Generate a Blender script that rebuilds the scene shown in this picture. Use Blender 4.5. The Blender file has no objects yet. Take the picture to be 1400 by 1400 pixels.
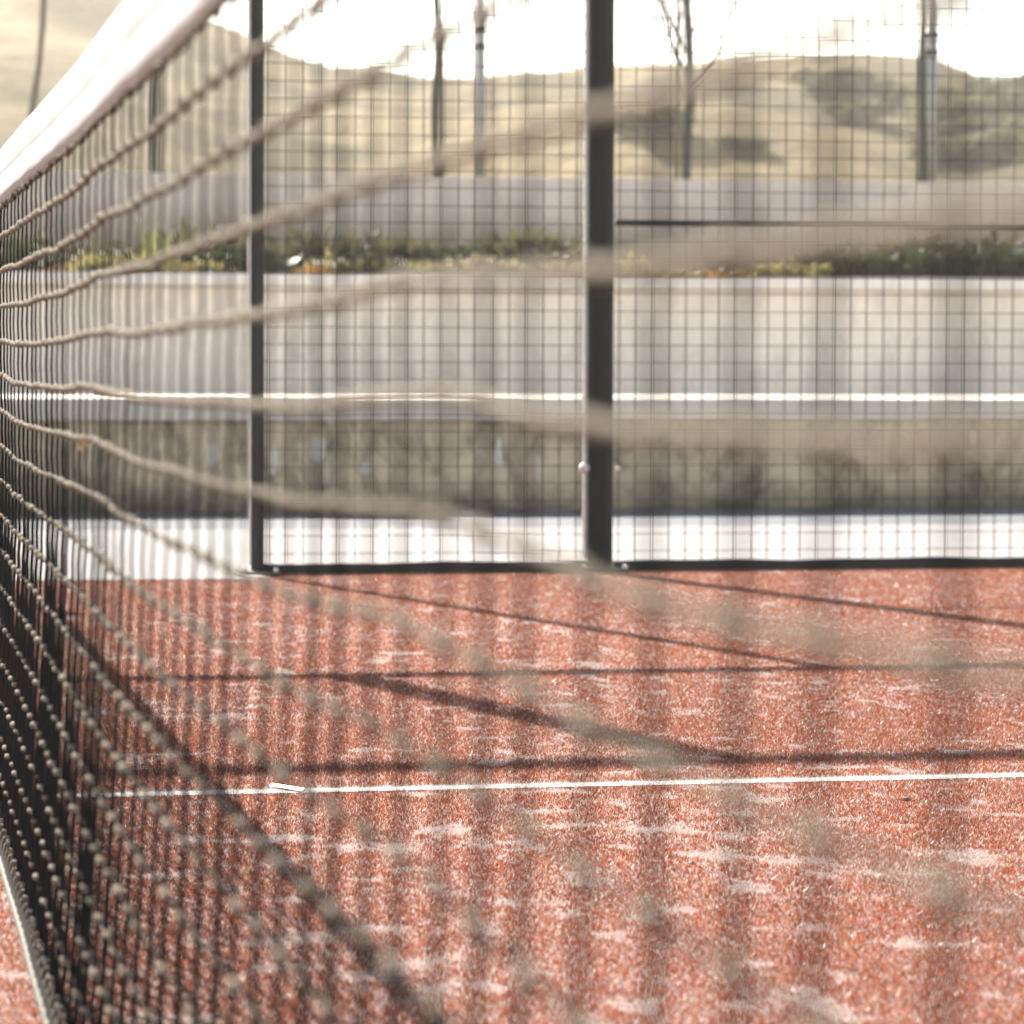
import bpy, math, random
import numpy as np
from mathutils import Matrix, Vector

random.seed(7)
RNG = np.random.default_rng(11)
scene = bpy.context.scene
COL = scene.collection

# ------------------------------------------------------------------ camera
# world: X runs across the net, Y along the net (away from the camera), Z up;
# net in the plane X=0, centre line at Y=0, side fence at Y=5.
F, YAW, PIT, ROL = 4770.5, 0.19545, 0.04325, 0.00248
CAM = np.array([-0.2283, -4.9153, 0.6137])
_r = np.array([math.cos(YAW), -math.sin(YAW), 0.0])
_f = np.array([math.sin(YAW)*math.cos(PIT), math.cos(YAW)*math.cos(PIT), -math.sin(PIT)])
_u = np.cross(_r, _f)
R2 = math.cos(ROL)*_r + math.sin(ROL)*_u
U2 = -math.sin(ROL)*_r + math.cos(ROL)*_u
cam_data = bpy.data.cameras.new('camera')
cam = bpy.data.objects.new('camera', cam_data)
COL.objects.link(cam)
m = Matrix.Identity(4)
for i in range(3):
    m[i][0], m[i][1], m[i][2], m[i][3] = R2[i], U2[i], -_f[i], CAM[i]
cam.matrix_world = m
cam_data.sensor_width = 24.0
cam_data.lens = F/1400.0*24.0
cam_data.clip_start = 0.05
cam_data.clip_end = 3000
cam_data.dof.use_dof = True
cam_data.dof.focus_distance = 5.0
cam_data.dof.aperture_fstop = 6.2
scene.camera = cam

# ------------------------------------------------------------------ sky, sun, exposure
SUNV = Vector((-0.38, 1.59, 1.0)).normalized()          # towards the sun
SUN_EL = math.asin(SUNV.z)
world = bpy.data.worlds.new('World')
scene.world = world
world.use_nodes = True
wn = world.node_tree
sky = wn.nodes.new('ShaderNodeTexSky')
sky.sky_type = 'NISHITA'
sky.sun_disc = False
sky.sun_elevation = SUN_EL
sky.sun_rotation = math.atan2(SUNV.x, SUNV.y)
sky.air_density = 1.3
sky.dust_density = 0.8
sky.ozone_density = 1.0
bg = wn.nodes['Background']
bg.inputs['Strength'].default_value = 0.064
hs = wn.nodes.new('ShaderNodeHueSaturation')          # pale, hazy sky
hs.inputs['Saturation'].default_value = 0.45
wn.links.new(sky.outputs['Color'], hs.inputs['Color'])
wn.links.new(hs.outputs['Color'], bg.inputs['Color'])

sun_d = bpy.data.lights.new('sun', 'SUN')
sun_d.energy = 5.0
sun_d.angle = math.radians(0.53)
sun_d.color = (1.0, 0.93, 0.84)
sun = bpy.data.objects.new('sun', sun_d)
COL.objects.link(sun)
sun.rotation_euler = (-SUNV).to_track_quat('-Z', 'Y').to_euler()
sun.location = (-5, 20, 14)

vs = scene.view_settings
vs.view_transform = 'Standard'
vs.look = 'None'
vs.gamma = 1.0
vs.exposure = 2.12
vs.use_curve_mapping = False
scene.cycles.use_denoising = True

# ------------------------------------------------------------------ helpers
def ray(x, y):
    """direction through pixel (x, y) of the 1400 px photograph"""
    return _f + (x-700)/F*R2 - (y-700)/F*U2
def at(x, y, Y=None, Z=None, X=None):
    v = ray(x, y)
    if Y is not None: t = (Y-CAM[1])/v[1]
    elif Z is not None: t = (Z-CAM[2])/v[2]
    else: t = (X-CAM[0])/v[0]
    return CAM + t*v

def link(o, parent=None):
    COL.objects.link(o)
    if parent is not None: o.parent = parent
    return o
def tag(o, label=None, cat=None, group=None, kind=None):
    if label: o['label'] = label
    if cat: o['category'] = cat
    if group: o['group'] = group
    if kind: o['kind'] = kind
    return o
def empty(name, loc=(0, 0, 0)):
    o = bpy.data.objects.new(name, None)
    o.location = loc
    return link(o)

def mesh_np(name, verts, faces, smooth=False):
    """faces: (n,k) int array of equal sided polygons, or list of arrays"""
    if not isinstance(faces, list): faces = [faces]
    verts = np.asarray(verts, np.float32)
    me = bpy.data.meshes.new(name)
    me.vertices.add(len(verts)); me.vertices.foreach_set('co', verts.ravel())
    loops = np.concatenate([np.asarray(f, np.int32).ravel() for f in faces])
    tot = np.concatenate([np.full(len(f), np.asarray(f).shape[1], np.int32) for f in faces])
    start = np.concatenate([[0], np.cumsum(tot)[:-1]]).astype(np.int32)
    me.loops.add(len(loops)); me.loops.foreach_set('vertex_index', loops)
    me.polygons.add(len(tot)); me.polygons.foreach_set('loop_start', start); me.polygons.foreach_set('loop_total', tot)
    me.polygons.foreach_set('use_smooth', np.full(len(tot), smooth))
    me.update(calc_edges=True)
    return me
def obj(name, me, mat=None, parent=None):
    o = bpy.data.objects.new(name, me)
    if mat is not None and not me.materials: me.materials.append(mat)
    return link(o, parent)

def tube_arrays(path, rad, sides=6, cap=True):
    P = np.asarray(path, float); n = len(P)
    rad = np.broadcast_to(np.asarray(rad, float), (n,))
    T = np.gradient(P, axis=0); T /= np.linalg.norm(T, axis=1)[:, None]+1e-12
    ref = np.array([1.0, 0, 0]) if abs(T[:, 0]).mean() < 0.7 else np.array([0, 0, 1.0])
    A = np.cross(T, ref); A /= np.linalg.norm(A, axis=1)[:, None]+1e-12
    B = np.cross(T, A)
    a = np.arange(sides)*2*math.pi/sides
    V = P[:, None, :] + rad[:, None, None]*(np.cos(a)[None, :, None]*A[:, None, :] + np.sin(a)[None, :, None]*B[:, None, :])
    V = V.reshape(-1, 3)
    i = np.arange(n-1)[:, None]*sides; j = np.arange(sides)[None, :]; k = (j+1) % sides
    Q = np.stack([i+j, i+k, i+sides+k, i+sides+j], -1).reshape(-1, 4)
    faces = [Q]
    if cap:
        faces.append(np.array([list(range(sides))[::-1], [(n-1)*sides+s for s in range(sides)]]))
    return V, faces
def tube(name, path, rad, mat, parent=None, sides=6, smooth=True):
    V, Fc = tube_arrays(path, rad, sides)
    return obj(name, mesh_np(name, V, Fc, smooth), mat, parent)
def merge(parts):
    """join several (verts, [faces]) into one"""
    V, by, off = [], {}, 0
    for v, fs in parts:
        V.append(v)
        for f in (fs if isinstance(fs, list) else [fs]):
            f = np.asarray(f)
            by.setdefault(f.shape[1], []).append(f+off)
        off += len(v)
    return np.concatenate(V), [np.concatenate(b) for b in by.values()]
def box_arrays(lo, hi, bev=0.0):
    lo = np.array(lo, float); hi = np.array(hi, float)
    if bev <= 0:
        V = np.array([[(lo, hi)[a][0], (lo, hi)[b][1], (lo, hi)[c][2]] for a in (0, 1) for b in (0, 1) for c in (0, 1)])
        Q = np.array([[0, 1, 3, 2], [4, 6, 7, 5], [0, 4, 5, 1], [2, 3, 7, 6], [0, 2, 6, 4], [1, 5, 7, 3]])
        return V, [Q]
    import bmesh
    bm = bmesh.new(); bmesh.ops.create_cube(bm, size=1)
    for v in bm.verts:
        for i in range(3): v.co[i] = (lo[i]+hi[i])/2 + v.co[i]*(hi[i]-lo[i])
    bmesh.ops.bevel(bm, geom=bm.edges[:], offset=bev, segments=2, affect='EDGES', profile=0.5)
    bm.verts.index_update()
    V = np.array([v.co[:] for v in bm.verts]); by = {}
    for f in bm.faces: by.setdefault(len(f.verts), []).append([v.index for v in f.verts])
    bm.free()
    return V, [np.array(b) for b in by.values()]
def box(name, lo, hi, mat, parent=None, bev=0.0):
    V, Fc = box_arrays(lo, hi, bev)
    return obj(name, mesh_np(name, V, Fc, False), mat, parent)

def vnoise(x, y, seed=0):
    """smooth value noise, numpy"""
    x = np.asarray(x, float); y = np.asarray(y, float)
    xi = np.floor(x).astype(np.int64); yi = np.floor(y).astype(np.int64)
    xf = x-xi; yf = y-yi
    xf = xf*xf*(3-2*xf); yf = yf*yf*(3-2*yf)
    def h(a, b):
        n = (a*374761393 + b*668265263 + seed*974711) & 0x7fffffff
        n = ((n ^ (n >> 13))*1274126177) & 0x7fffffff
        return ((n ^ (n >> 16)) & 0xffff)/65535.0
    return (h(xi, yi)*(1-xf)+h(xi+1, yi)*xf)*(1-yf) + (h(xi, yi+1)*(1-xf)+h(xi+1, yi+1)*xf)*yf
def fbm(x, y, seed=0, octs=4):
    s, a, t = 0, 1.0, 0
    for o in range(octs):
        s = s + a*vnoise(x*2**o, y*2**o, seed+o*17); t += a; a *= 0.55
    return s/t

# ------------------------------------------------------------------ materials
class NB:
    def __init__(self, name):
        self.m = bpy.data.materials.new(name); self.m.use_nodes = True
        self.t = self.m.node_tree; self.p = self.t.nodes['Principled BSDF']
        self.out = self.t.nodes['Material Output']
    def n(self, typ, **kw):
        nd = self.t.nodes.new(typ)
        for k, v in kw.items():
            if k.startswith('i_'): nd.inputs[k[2:].replace('_', ' ')].default_value = v
            else: setattr(nd, k, v)
        return nd
    def l(self, a, b): self.t.links.new(a, b)
    def coord(self, scale=(1, 1, 1), kind='Object'):
        tc = self.n('ShaderNodeTexCoord'); mp = self.n('ShaderNodeMapping')
        if kind == 'World':
            g = self.n('ShaderNodeNewGeometry'); self.l(g.outputs['Position'], mp.inputs['Vector'])
        else:
            self.l(tc.outputs[kind], mp.inputs['Vector'])
        mp.inputs['Scale'].default_value = scale
        return mp.outputs['Vector']
    def noise(self, vec, scale, detail=5, rough=0.6, dist=0.0):
        nd = self.n('ShaderNodeTexNoise'); self.l(vec, nd.inputs['Vector'])
        nd.inputs['Scale'].default_value = scale; nd.inputs['Detail'].default_value = detail
        nd.inputs['Roughness'].default_value = rough; nd.inputs['Distortion'].default_value = dist
        return nd.outputs['Fac']
    def ramp(self, fac, stops):
        r = self.n('ShaderNodeValToRGB'); self.l(fac, r.inputs['Fac'])
        e = r.color_ramp.elements
        while len(e) < len(stops): e.new(0.5)
        for k, (p, c) in enumerate(stops):
            e[k].position = p
            e[k].color = (c, c, c, 1) if isinstance(c, (int, float)) else (c[0], c[1], c[2], 1)
        return r.outputs['Color']
    def mix(self, fac, a, b, mode='MIX'):
        x = self.n('ShaderNodeMix', data_type='RGBA', blend_type=mode)
        for sock, v in ((x.inputs['Factor'], fac), (x.inputs['A'], a), (x.inputs['B'], b)):
            if isinstance(v, (int, float)): sock.default_value = v
            elif isinstance(v, tuple): sock.default_value = (v[0], v[1], v[2], 1)
            else: self.l(v, sock)
        return x.outputs['Result']
    def bump(self, h, strength=0.3, dist=0.01):
        b = self.n('ShaderNodeBump'); b.inputs['Strength'].default_value = strength; b.inputs['Distance'].default_value = dist
        self.l(h, b.inputs['Height']); self.l(b.outputs['Normal'], self.p.inputs['Normal'])
    def color(self, c):
        if isinstance(c, tuple): self.p.inputs['Base Color'].default_value = (*c, 1)
        else: self.l(c, self.p.inputs['Base Color'])
    def rough(self, v): self.p.inputs['Roughness'].default_value = v
    def translucent(self, col, fac):
        tr = self.n('ShaderNodeBsdfTranslucent'); mx = self.n('ShaderNodeMixShader'); mx.inputs[0].default_value = fac
        if isinstance(col, tuple): tr.inputs['Color'].default_value = (*col, 1)
        else: self.l(col, tr.inputs['Color'])
        self.l(self.p.outputs[0], mx.inputs[1]); self.l(tr.outputs[0], mx.inputs[2]); self.l(mx.outputs[0], self.out.inputs['Surface'])

def simple(name, c, rough=0.6, var=0.25, scale=12, spec=0.5, metal=0.0, bump=0.0):
    b = NB(name); v = b.coord(kind='World')
    nz = b.noise(v, scale, 6)
    b.color(b.mix(nz, tuple(x*(1-var) for x in c), tuple(min(1, x*(1+var)) for x in c)))
    b.rough(rough); b.p.inputs['Specular IOR Level'].default_value = spec; b.p.inputs['Metallic'].default_value = metal
    if bump: b.bump(b.noise(v, scale*6, 4), bump, 0.004)
    return b.m

M = {}
# court base: sand infill and red carpet backing
b = NB('court_base'); v = b.coord(kind='World')
patch = b.noise(b.coord((1, 0.8, 1), 'World'), 14, 6, 0.7); grain = b.noise(v, 380, 3, 0.75)
f1 = b.ramp(patch, [(0.56, 0.0), (0.76, 1.0)])
f2 = b.ramp(grain, [(0.40, 0.0), (0.60, 1.0)])
mx = b.mix(0.62, f1, f2)
b.color(b.mix(b.ramp(mx, [(0.25, 0.0), (0.75, 1.0)]), (0.085, 0.024, 0.014), (0.34, 0.25, 0.215)))
b.rough(0.85); b.bump(grain, 0.6, 0.004); M['court'] = b.m
# turf blades, colour attribute
b = NB('turf_blade')
at_ = b.n('ShaderNodeAttribute', attribute_name='tint')
b.color(at_.outputs['Color']); b.rough(0.42); b.p.inputs['Specular IOR Level'].default_value = 0.45
b.translucent(at_.outputs['Color'], 0.35); M['blade'] = b.m
M['line_base'] = simple('line_base', (0.45, 0.42, 0.40), 0.8, 0.1, 60)

def concrete(name, c, stain=None, zlo=0.0, zhi=1.0, amount=0.5, low=0.0, scale=1.6, wobble=0.25):
    b = NB(name); v = b.coord(kind='World')
    big = b.noise(v, scale, 6, 0.6, 0.3); fine = b.noise(v, 38, 5, 0.65)
    col = b.mix(b.ramp(big, [(0.3, 0.0), (0.7, 1.0)]), tuple(x*0.86 for x in c), tuple(min(1, x*1.1) for x in c))
    col = b.mix(b.ramp(fine, [(0.25, 0.25), (0.5, 0.0)]), col, tuple(x*0.55 for x in c))
    if stain:
        vs_ = b.coord((1, 1, 0.6), 'World')
        st = b.noise(vs_, 6.5, 7, 0.72, 0.5)
        col = b.mix(b.ramp(st, [(0.44, 0.0), (0.66, amount)]), col, stain)
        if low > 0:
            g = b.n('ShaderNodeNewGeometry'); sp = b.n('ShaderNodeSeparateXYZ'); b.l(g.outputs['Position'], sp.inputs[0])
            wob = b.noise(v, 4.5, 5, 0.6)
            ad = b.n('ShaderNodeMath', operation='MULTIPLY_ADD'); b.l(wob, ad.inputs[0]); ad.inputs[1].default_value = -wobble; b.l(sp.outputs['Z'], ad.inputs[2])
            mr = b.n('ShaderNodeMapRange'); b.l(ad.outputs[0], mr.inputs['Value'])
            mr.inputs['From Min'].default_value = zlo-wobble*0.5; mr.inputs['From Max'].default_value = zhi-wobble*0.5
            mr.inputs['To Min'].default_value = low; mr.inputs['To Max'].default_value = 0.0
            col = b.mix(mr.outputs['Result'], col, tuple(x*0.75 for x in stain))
    b.color(col); b.rough(0.85); b.p.inputs['Specular IOR Level'].default_value = 0.25
    b.bump(fine, 0.35, 0.006)
    return b
M['pavement'] = concrete('pavement', (0.195, 0.182, 0.178), (0.14, 0.125, 0.118), amount=0.4, scale=0.8).m
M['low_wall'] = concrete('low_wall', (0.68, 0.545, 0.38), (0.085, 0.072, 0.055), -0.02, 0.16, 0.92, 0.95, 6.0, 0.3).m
M['low_cap'] = concrete('low_cap', (0.72, 0.65, 0.56), (0.4, 0.37, 0.33), amount=0.3).m
M['mid_wall'] = concrete('mid_wall', (0.82, 0.74, 0.65), (0.45, 0.40, 0.35), 0.4, 0.65, 0.5, 0.2, 0.9).m
M['mid_cap'] = concrete('mid_cap', (0.78, 0.73, 0.67), (0.42, 0.40, 0.38), amount=0.3).m
M['top_wall'] = concrete('top_wall', (0.82, 0.71, 0.62), (0.30, 0.21, 0.125), 1.18, 1.5, 0.25, 0.9, 0.9, 0.3).m
M['painted_shade_strip'] = concrete('painted_shade_strip', (0.066, 0.074, 0.092), (0.03, 0.035, 0.045), amount=0.4, scale=1.2).m
M['lime'] = simple('lime_bloom', (0.74, 0.68, 0.60), 0.9, 0.15, 30)
M['soil'] = simple('soil', (0.13, 0.09, 0.06), 0.95, 0.35, 20, 0.2, 0, 0.6)
M['steel_dark'] = simple('powder_coated_steel', (0.010, 0.013, 0.014), 0.55, 0.25, 25, 0.2, 0.0, 0.08)
M['wire'] = simple('coated_wire', (0.006, 0.007, 0.008), 0.5, 0.2, 40, 0.25)
M['galv'] = simple('galvanised', (0.72, 0.69, 0.65), 0.35, 0.15, 60, 0.5, 0.3)
M['pole'] = simple('weathered_galvanised_pole', (0.42, 0.42, 0.42), 0.5, 0.2, 20, 0.5, 0.2)
M['bark'] = simple('bark', (0.075, 0.070, 0.060), 0.9, 0.4, 30, 0.2, 0, 0.8)
M['bark_pale'] = simple('bark_pale', (0.16, 0.135, 0.11), 0.9, 0.4, 30, 0.2, 0, 0.8)
M['stake'] = simple('stake_wood', (0.24, 0.19, 0.14), 0.85, 0.3, 25, 0.2, 0, 0.4)
M['tie'] = simple('rubber_tie', (0.02, 0.02, 0.02), 0.6, 0.2)
b = NB('net_cord'); v = b.coord(kind='Object')
nz = b.noise(v, 900, 3, 0.7)
ka = b.n('ShaderNodeAttribute', attribute_name='knot')
cc = b.mix(ka.outputs['Fac'], b.mix(nz, (0.006, 0.006, 0.006), (0.022, 0.020, 0.016)), b.mix(nz, (0.15, 0.127, 0.095), (0.40, 0.345, 0.27)))  # sunlit knots and backlit upper rows are made paler in the colour
b.color(cc); b.rough(0.9)
b.p.inputs['Specular IOR Level'].default_value = 0.02
b.bump(nz, 0.7, 0.0012); M['cord'] = b.m
b = NB('net_cord_vertical'); v = b.coord(kind='Object')
nz = b.noise(v, 900, 3, 0.7)
b.color(b.mix(nz, (0.004, 0.005, 0.006), (0.013, 0.013, 0.013))); b.rough(0.8); b.p.inputs['Specular IOR Level'].default_value = 0.06; b.bump(nz, 0.6, 0.001); M['cord_v'] = b.m
b = NB('bottom_rope'); v = b.coord(kind='Object')
nz = b.noise(v, 500, 4, 0.7)
b.color(b.mix(nz, (0.05, 0.046, 0.036), (0.15, 0.138, 0.11))); b.rough(0.8); b.bump(nz, 0.9, 0.002); M['rope'] = b.m
b = NB('headband'); v = b.coord(kind='Object')
wv = b.noise(v, 700, 2, 0.5); bl = b.noise(v, 5, 5)
wc = b.mix(b.ramp(bl, [(0.3, 0.0), (0.75, 1.0)]), (0.40, 0.382, 0.375), (0.49, 0.47, 0.465))
b.color(wc); b.rough(0.7); b.bump(wv, 0.3, 0.0008); b.translucent((0.62, 0.60, 0.58), 0.06); M['band'] = b.m
M['thread'] = simple('thread', (0.50, 0.47, 0.46), 0.8, 0.2)
def leaf_mat(name, c, tr, rough=0.5):
    b = NB(name); v = b.coord(kind='World'); nz = b.noise(v, 22, 3)
    col = b.mix(nz, tuple(x*0.65 for x in c), tuple(min(1, x*1.35) for x in c))
    b.p.inputs['Specular IOR Level'].default_value = 0.15
    b.color(col); b.rough(rough); b.translucent(tuple(min(1, x*1.6) for x in c), tr); return b.m
M['leaf_dark'] = leaf_mat('leaf_dark', (0.030, 0.042, 0.020), 0.2)
M['leaf_yellow'] = leaf_mat('leaf_yellow', (0.15, 0.13, 0.05), 0.35, 0.4)
M['leaf_orange'] = leaf_mat('leaf_orange', (0.22, 0.115, 0.035), 0.35, 0.4)
M['leaf_olive'] = leaf_mat('leaf_olive', (0.075, 0.068, 0.034), 0.25)
M['shrub_olive'] = leaf_mat('shrub_olive', (0.11, 0.105, 0.05), 0.25, 0.8)
M['shrub_dark'] = leaf_mat('shrub_dark', (0.06, 0.07, 0.035), 0.25, 0.8)
M['grass_tall'] = leaf_mat('grass_tall', (0.19, 0.20, 0.075), 0.4)
b = NB('painted_glint_white'); b.color((0.82, 0.80, 0.76)); b.rough(0.55); b.translucent((0.85, 0.80, 0.70), 0.22); M['flower'] = b.m  # white discs painting the sun glints of glossy leaves
M['dry_leaf'] = leaf_mat('dry_leaf', (0.15, 0.10, 0.055), 0.2)
M['pebble'] = simple('pebble', (0.10, 0.10, 0.07), 0.8, 0.3, 90)
M['plastic'] = simple('white_plastic', (0.85, 0.83, 0.80), 0.35, 0.03)
# hillside
b = NB('hillside'); v = b.coord(kind='World')
g1 = b.noise(v, 0.10, 7, 0.62, 0.5); g2 = b.noise(v, 0.9, 6, 0.7); g3 = b.noise(v, 0.035, 4, 0.5)
straw = b.mix(g2, (0.26, 0.195, 0.098), (0.48, 0.37, 0.20))
olive = b.mix(g2, (0.075, 0.065, 0.03), (0.16, 0.135, 0.062))
col = b.mix(b.ramp(g1, [(0.44, 0.0), (0.57, 1.0)]), straw, olive)
col = b.mix(b.ramp(g3, [(0.45, 0.0), (0.7, 0.45)]), col, (0.22, 0.19, 0.08))
b.color(col); b.rough(0.95); b.p.inputs['Specular IOR Level'].default_value = 0.1
b.bump(g2, 1.0, 1.2); b.translucent(straw, 0.35); M['hill'] = b.m

# ------------------------------------------------------------------ ground, pavement, walls
TURF_END, DOOR_END = 4.985, 4.79
ground = obj('ground', mesh_np('ground', [[-400, -300, -0.03], [400, -300, -0.03], [400, 13, -0.03], [-400, 13, -0.03]], np.array([[0, 1, 2, 3]])), M['soil'])
tag(ground, kind='structure')
V, Fc = merge([box_arrays((-12, -14, -0.02), (12, DOOR_END, 0.0)), box_arrays((1.0, DOOR_END, -0.02), (12, TURF_END, 0.0)), box_arrays((-12, DOOR_END, -0.02), (-1.0, TURF_END, 0.0))])
court = obj('court_surface', mesh_np('court_surface', V, Fc), M['court']); tag(court, kind='structure')
V, Fc = merge([box_arrays((-14, TURF_END, -0.025), (14, 7.62, 0.004)), box_arrays((-1.0, DOOR_END+0.001, -0.025), (1.0, TURF_END, 0.004))])
pave = obj('pavement', mesh_np('pavement', V, Fc), M['pavement']); tag(pave, kind='structure')
shade_strip = box('painted_shade_strip', (-14, 7.621, -0.025), (14, 9.225, 0.0), M['painted_shade_strip']); tag(shade_strip, kind='structure')  # dark strip painting the low wall's bluish shade on the ground

def wall_strip(name, x0, x1, y0, y1, z0, z1, mat, parent, wob=0.006, n=60, seed=0):
    """a wall with a slightly uneven top edge and face"""
    xs = np.linspace(x0, x1, n); V = []
    for x in xs:
        t = (vnoise(x*1.3, 0.5, seed)-0.5)*2*wob; f_ = (vnoise(x*0.9, 3.5, seed)-0.5)*2*wob
        c = 0.008
        V += [(x, y0+f_, z0), (x, y0+f_, z1+t-c), (x, y0+f_+c, z1+t), (x, y1-c, z1+t), (x, y1, z1+t-c), (x, y1, z0)]
    i = np.arange(n-1)[:, None]*6; j = np.arange(6)[None, :]; k = (j+1) % 6
    Q = np.stack([i+j, i+6+j, i+6+k, i+k], -1).reshape(-1, 4)
    caps = np.array([[5, 4, 3, 2, 1, 0], [(n-1)*6+s for s in range(6)]])[:, ::-1]
    return obj(name, mesh_np(name, np.array(V), [Q, caps]), mat, parent)

LW_Y = 9.22
lw_top = float(at(1000, 545, Y=LW_Y)[2])
low = empty('low_wall', (3, LW_Y, 0)); tag(low, 'low stained concrete wall with dark mould streaks behind the pavement', 'wall')
o = wall_strip('wall_body', -14, 14, 0.012, 0.26, -0.03, lw_top-0.09, M['low_wall'], None, 0.004, 80, 3); o.location = (-3+3, 0, 0); o.parent = low; o.location = (-3, 0, 0)
o = wall_strip('coping', -14, 14, -0.012, 0.34, lw_top-0.089, lw_top, M['low_cap'], low, 0.004, 80, 5); o.location = (-3, 0, 0)
for (x, y, w, h) in ((435, 614, 0.030, 0.055), (373, 630, 0.022, 0.06), (291, 622, 0.025, 0.05), (681, 622, 0.018, 0.07), (1330, 598, 0.02, 0.03), (735, 640, 0.012, 0.06), (500, 640, 0.02, 0.03)):
    p = at(x, y, Y=LW_Y+0.004)
    n = 14; a = np.arange(n)*2*math.pi/n; rr = 1+0.35*(RNG.random(n)-0.5)
    ring = np.stack([w*np.cos(a)*rr, np.full(n, 0.0), h*np.sin(a)*rr], -1)
    Vv = np.concatenate([ring, ring*0.7+[0, -0.003, 0]])
    Qs = np.stack([np.arange(n), (np.arange(n)+1) % n, (np.arange(n)+1) % n+n, np.arange(n)+n], -1)
    s = obj('lime_patch', mesh_np('lime_patch', Vv, [Qs, np.arange(n)[None, :]+n]), M['lime'], low)
    s.location = (p[0]-3, p[1]-LW_Y+0.006, p[2])
fill = box('planter_gravel', (-14, LW_Y+0.34, -0.02), (14, 11.95, lw_top-0.004), M['low_cap']); tag(fill, kind='structure'); fill.name = 'terrace'

MW_Y = 11.95
mw_top = float(at(1000, 378, Y=MW_Y-0.03)[2])
mid = empty('terrace_wall', (3, MW_Y, 0)); tag(mid, 'pale grey concrete wall with a thin coping below the planting bed', 'wall')
o = wall_strip('wall_body', -14, 16, 0.0, 0.22, -0.02, mw_top-0.062, M['mid_wall'], mid, 0.003, 80, 9); o.location = (-3, 0, 0)
o = wall_strip('coping', -14, 16, -0.07, 0.25, mw_top-0.061, mw_top, M['mid_cap'], mid, 0.004, 90, 11); o.location = (-3, 0, 0)
BED_Z = mw_top-0.03
TW_Y = 14.0
bed = box('planting_bed', (-14, MW_Y+0.25, 0.0), (17, TW_Y, BED_Z), M['soil']); tag(bed, kind='structure')
tw_top = float(at(900, 245, Y=TW_Y)[2])
topw = empty('upper_wall', (3, TW_Y, 0)); tag(topw, 'concrete retaining wall with brown soil stains under the hill', 'wall')
o = wall_strip('wall_body', -15, 18, 0.0, 0.25, 0.5, tw_top, M['top_wall'], topw, 0.006, 90, 15); o.location = (-3, 0, 0)

# ------------------------------------------------------------------ hills
HZ = tw_top-0.05
def table(pts, Y):
    q = sorted([(float(at(x, y, Y=Y)[0]), float(at(x, y, Y=Y)[2])) for x, y in pts])
    return np.array([a for a, _ in q]), np.array([c for _, c in q])
RY = 92.0
rx, rz = table([(-900, 20), (-400, -10), (-100, -2), (0, 5), (80, 12), (140, 22), (210, 40), (270, 58), (330, 78), (380, 100), (430, 117), (500, 124), (580, 127), (640, 125), (680, 116), (720, 108), (780, 103), (840, 100), (920, 94), (1000, 91), (1080, 93), (1150, 97), (1200, 101), (1290, 112), (1350, 126), (1400, 142), (1500, 165), (1700, 190), (2100, 150)], RY)
NY = 52.0
nx, nz_ = table([(500, 235), (700, 210), (800, 170), (860, 150), (940, 142), (1000, 146), (1080, 162), (1140, 178), (1200, 205), (1250, 232), (1300, 240), (1600, 240)], NY)
LY = 60.0
lx, lz = table([(-600, 120), (-200, 110), (0, 95), (100, 105), (200, 140), (300, 180), (420, 215), (560, 235), (700, 240)], LY)
DY = 66.0
dx_, dz_ = table([(1050, 240), (1120, 200), (1200, 175), (1260, 165), (1300, 150), (1340, 140), (1400, 150), (1500, 170), (1700, 200), (1900, 235)], DY)
def sst(a, b_, x):
    t = np.clip((x-a)/(b_-a), 0, 1); return t*t*(3-2*t)
def terrain(X, Y):
    X = np.asarray(X, float); Y = np.asarray(Y, float)
    # directions fan out from the court, so look the profiles up along the ray
    s = lambda YY: CAM[0] + (X-CAM[0])*(YY-CAM[1])/(np.maximum(Y, 14)-CAM[1])
    back = np.interp(s(RY), rx, rz); near = np.interp(s(NY), nx, nz_); left = np.interp(s(LY), lx, lz); dk = np.interp(s(DY), dx_, dz_)
    z = HZ + (back-HZ)*sst(34, RY, Y)*np.where(Y > RY, 1.0, 1.0)
    z = np.where(Y > RY, back - 3.0*sst(RY, RY+120, Y), z)
    b1 = HZ + (near-HZ)*np.where(Y < NY, sst(36, NY, Y), 1-0.55*sst(NY, NY+16, Y))
    b2 = HZ + (left-HZ)*np.where(Y < LY, sst(30, LY, Y), 1-0.5*sst(LY, LY+20, Y))
    b3 = HZ + (dk-HZ)*np.where(Y < DY, sst(50, DY, Y), 1-0.5*sst(DY, DY+14, Y))
    z = np.maximum(np.maximum(z, b1), np.maximum(b2, b3))
    amp = 0.02 + 1.0*sst(20, 60, Y)*(1-0.65*sst(RY-14, RY, Y))
    z = z + amp*(fbm(X*0.15, Y*0.11, 3, 5)-0.5)*1.8
    return z
ny, nxg = 190, 260
ys = np.concatenate([np.linspace(14.25, 110, 150), np.linspace(112, 600, 40)])
us = np.linspace(-0.75, 1.15, nxg)
YY = np.repeat(ys[:, None], nxg, 1); XX = CAM[0] + us[None, :]*(YY-CAM[1])
ZZ = terrain(XX, YY)
Vt = np.stack([XX, YY, ZZ], -1).reshape(-1, 3)
i = np.arange(ny-1)[:, None]*nxg; j = np.arange(nxg-1)[None, :]
hill = obj('hill', mesh_np('hill', Vt, np.stack([i+j, i+j+1, i+nxg+j+1, i+nxg+j], -1).reshape(-1, 4), True), M['hill'])
tag(hill, kind='structure')
def on_hill(x, y):
    """point where the view ray through a pixel meets the terrain"""
    v = ray(x, y); v = v/v[1]
    t = np.linspace(19.3, 115, 1500); P = CAM + t[:, None]*v
    under = P[:, 2] < terrain(P[:, 0], P[:, 1])
    k = int(np.argmax(under)) if under.any() else len(t)-1
    return P[k]

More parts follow.
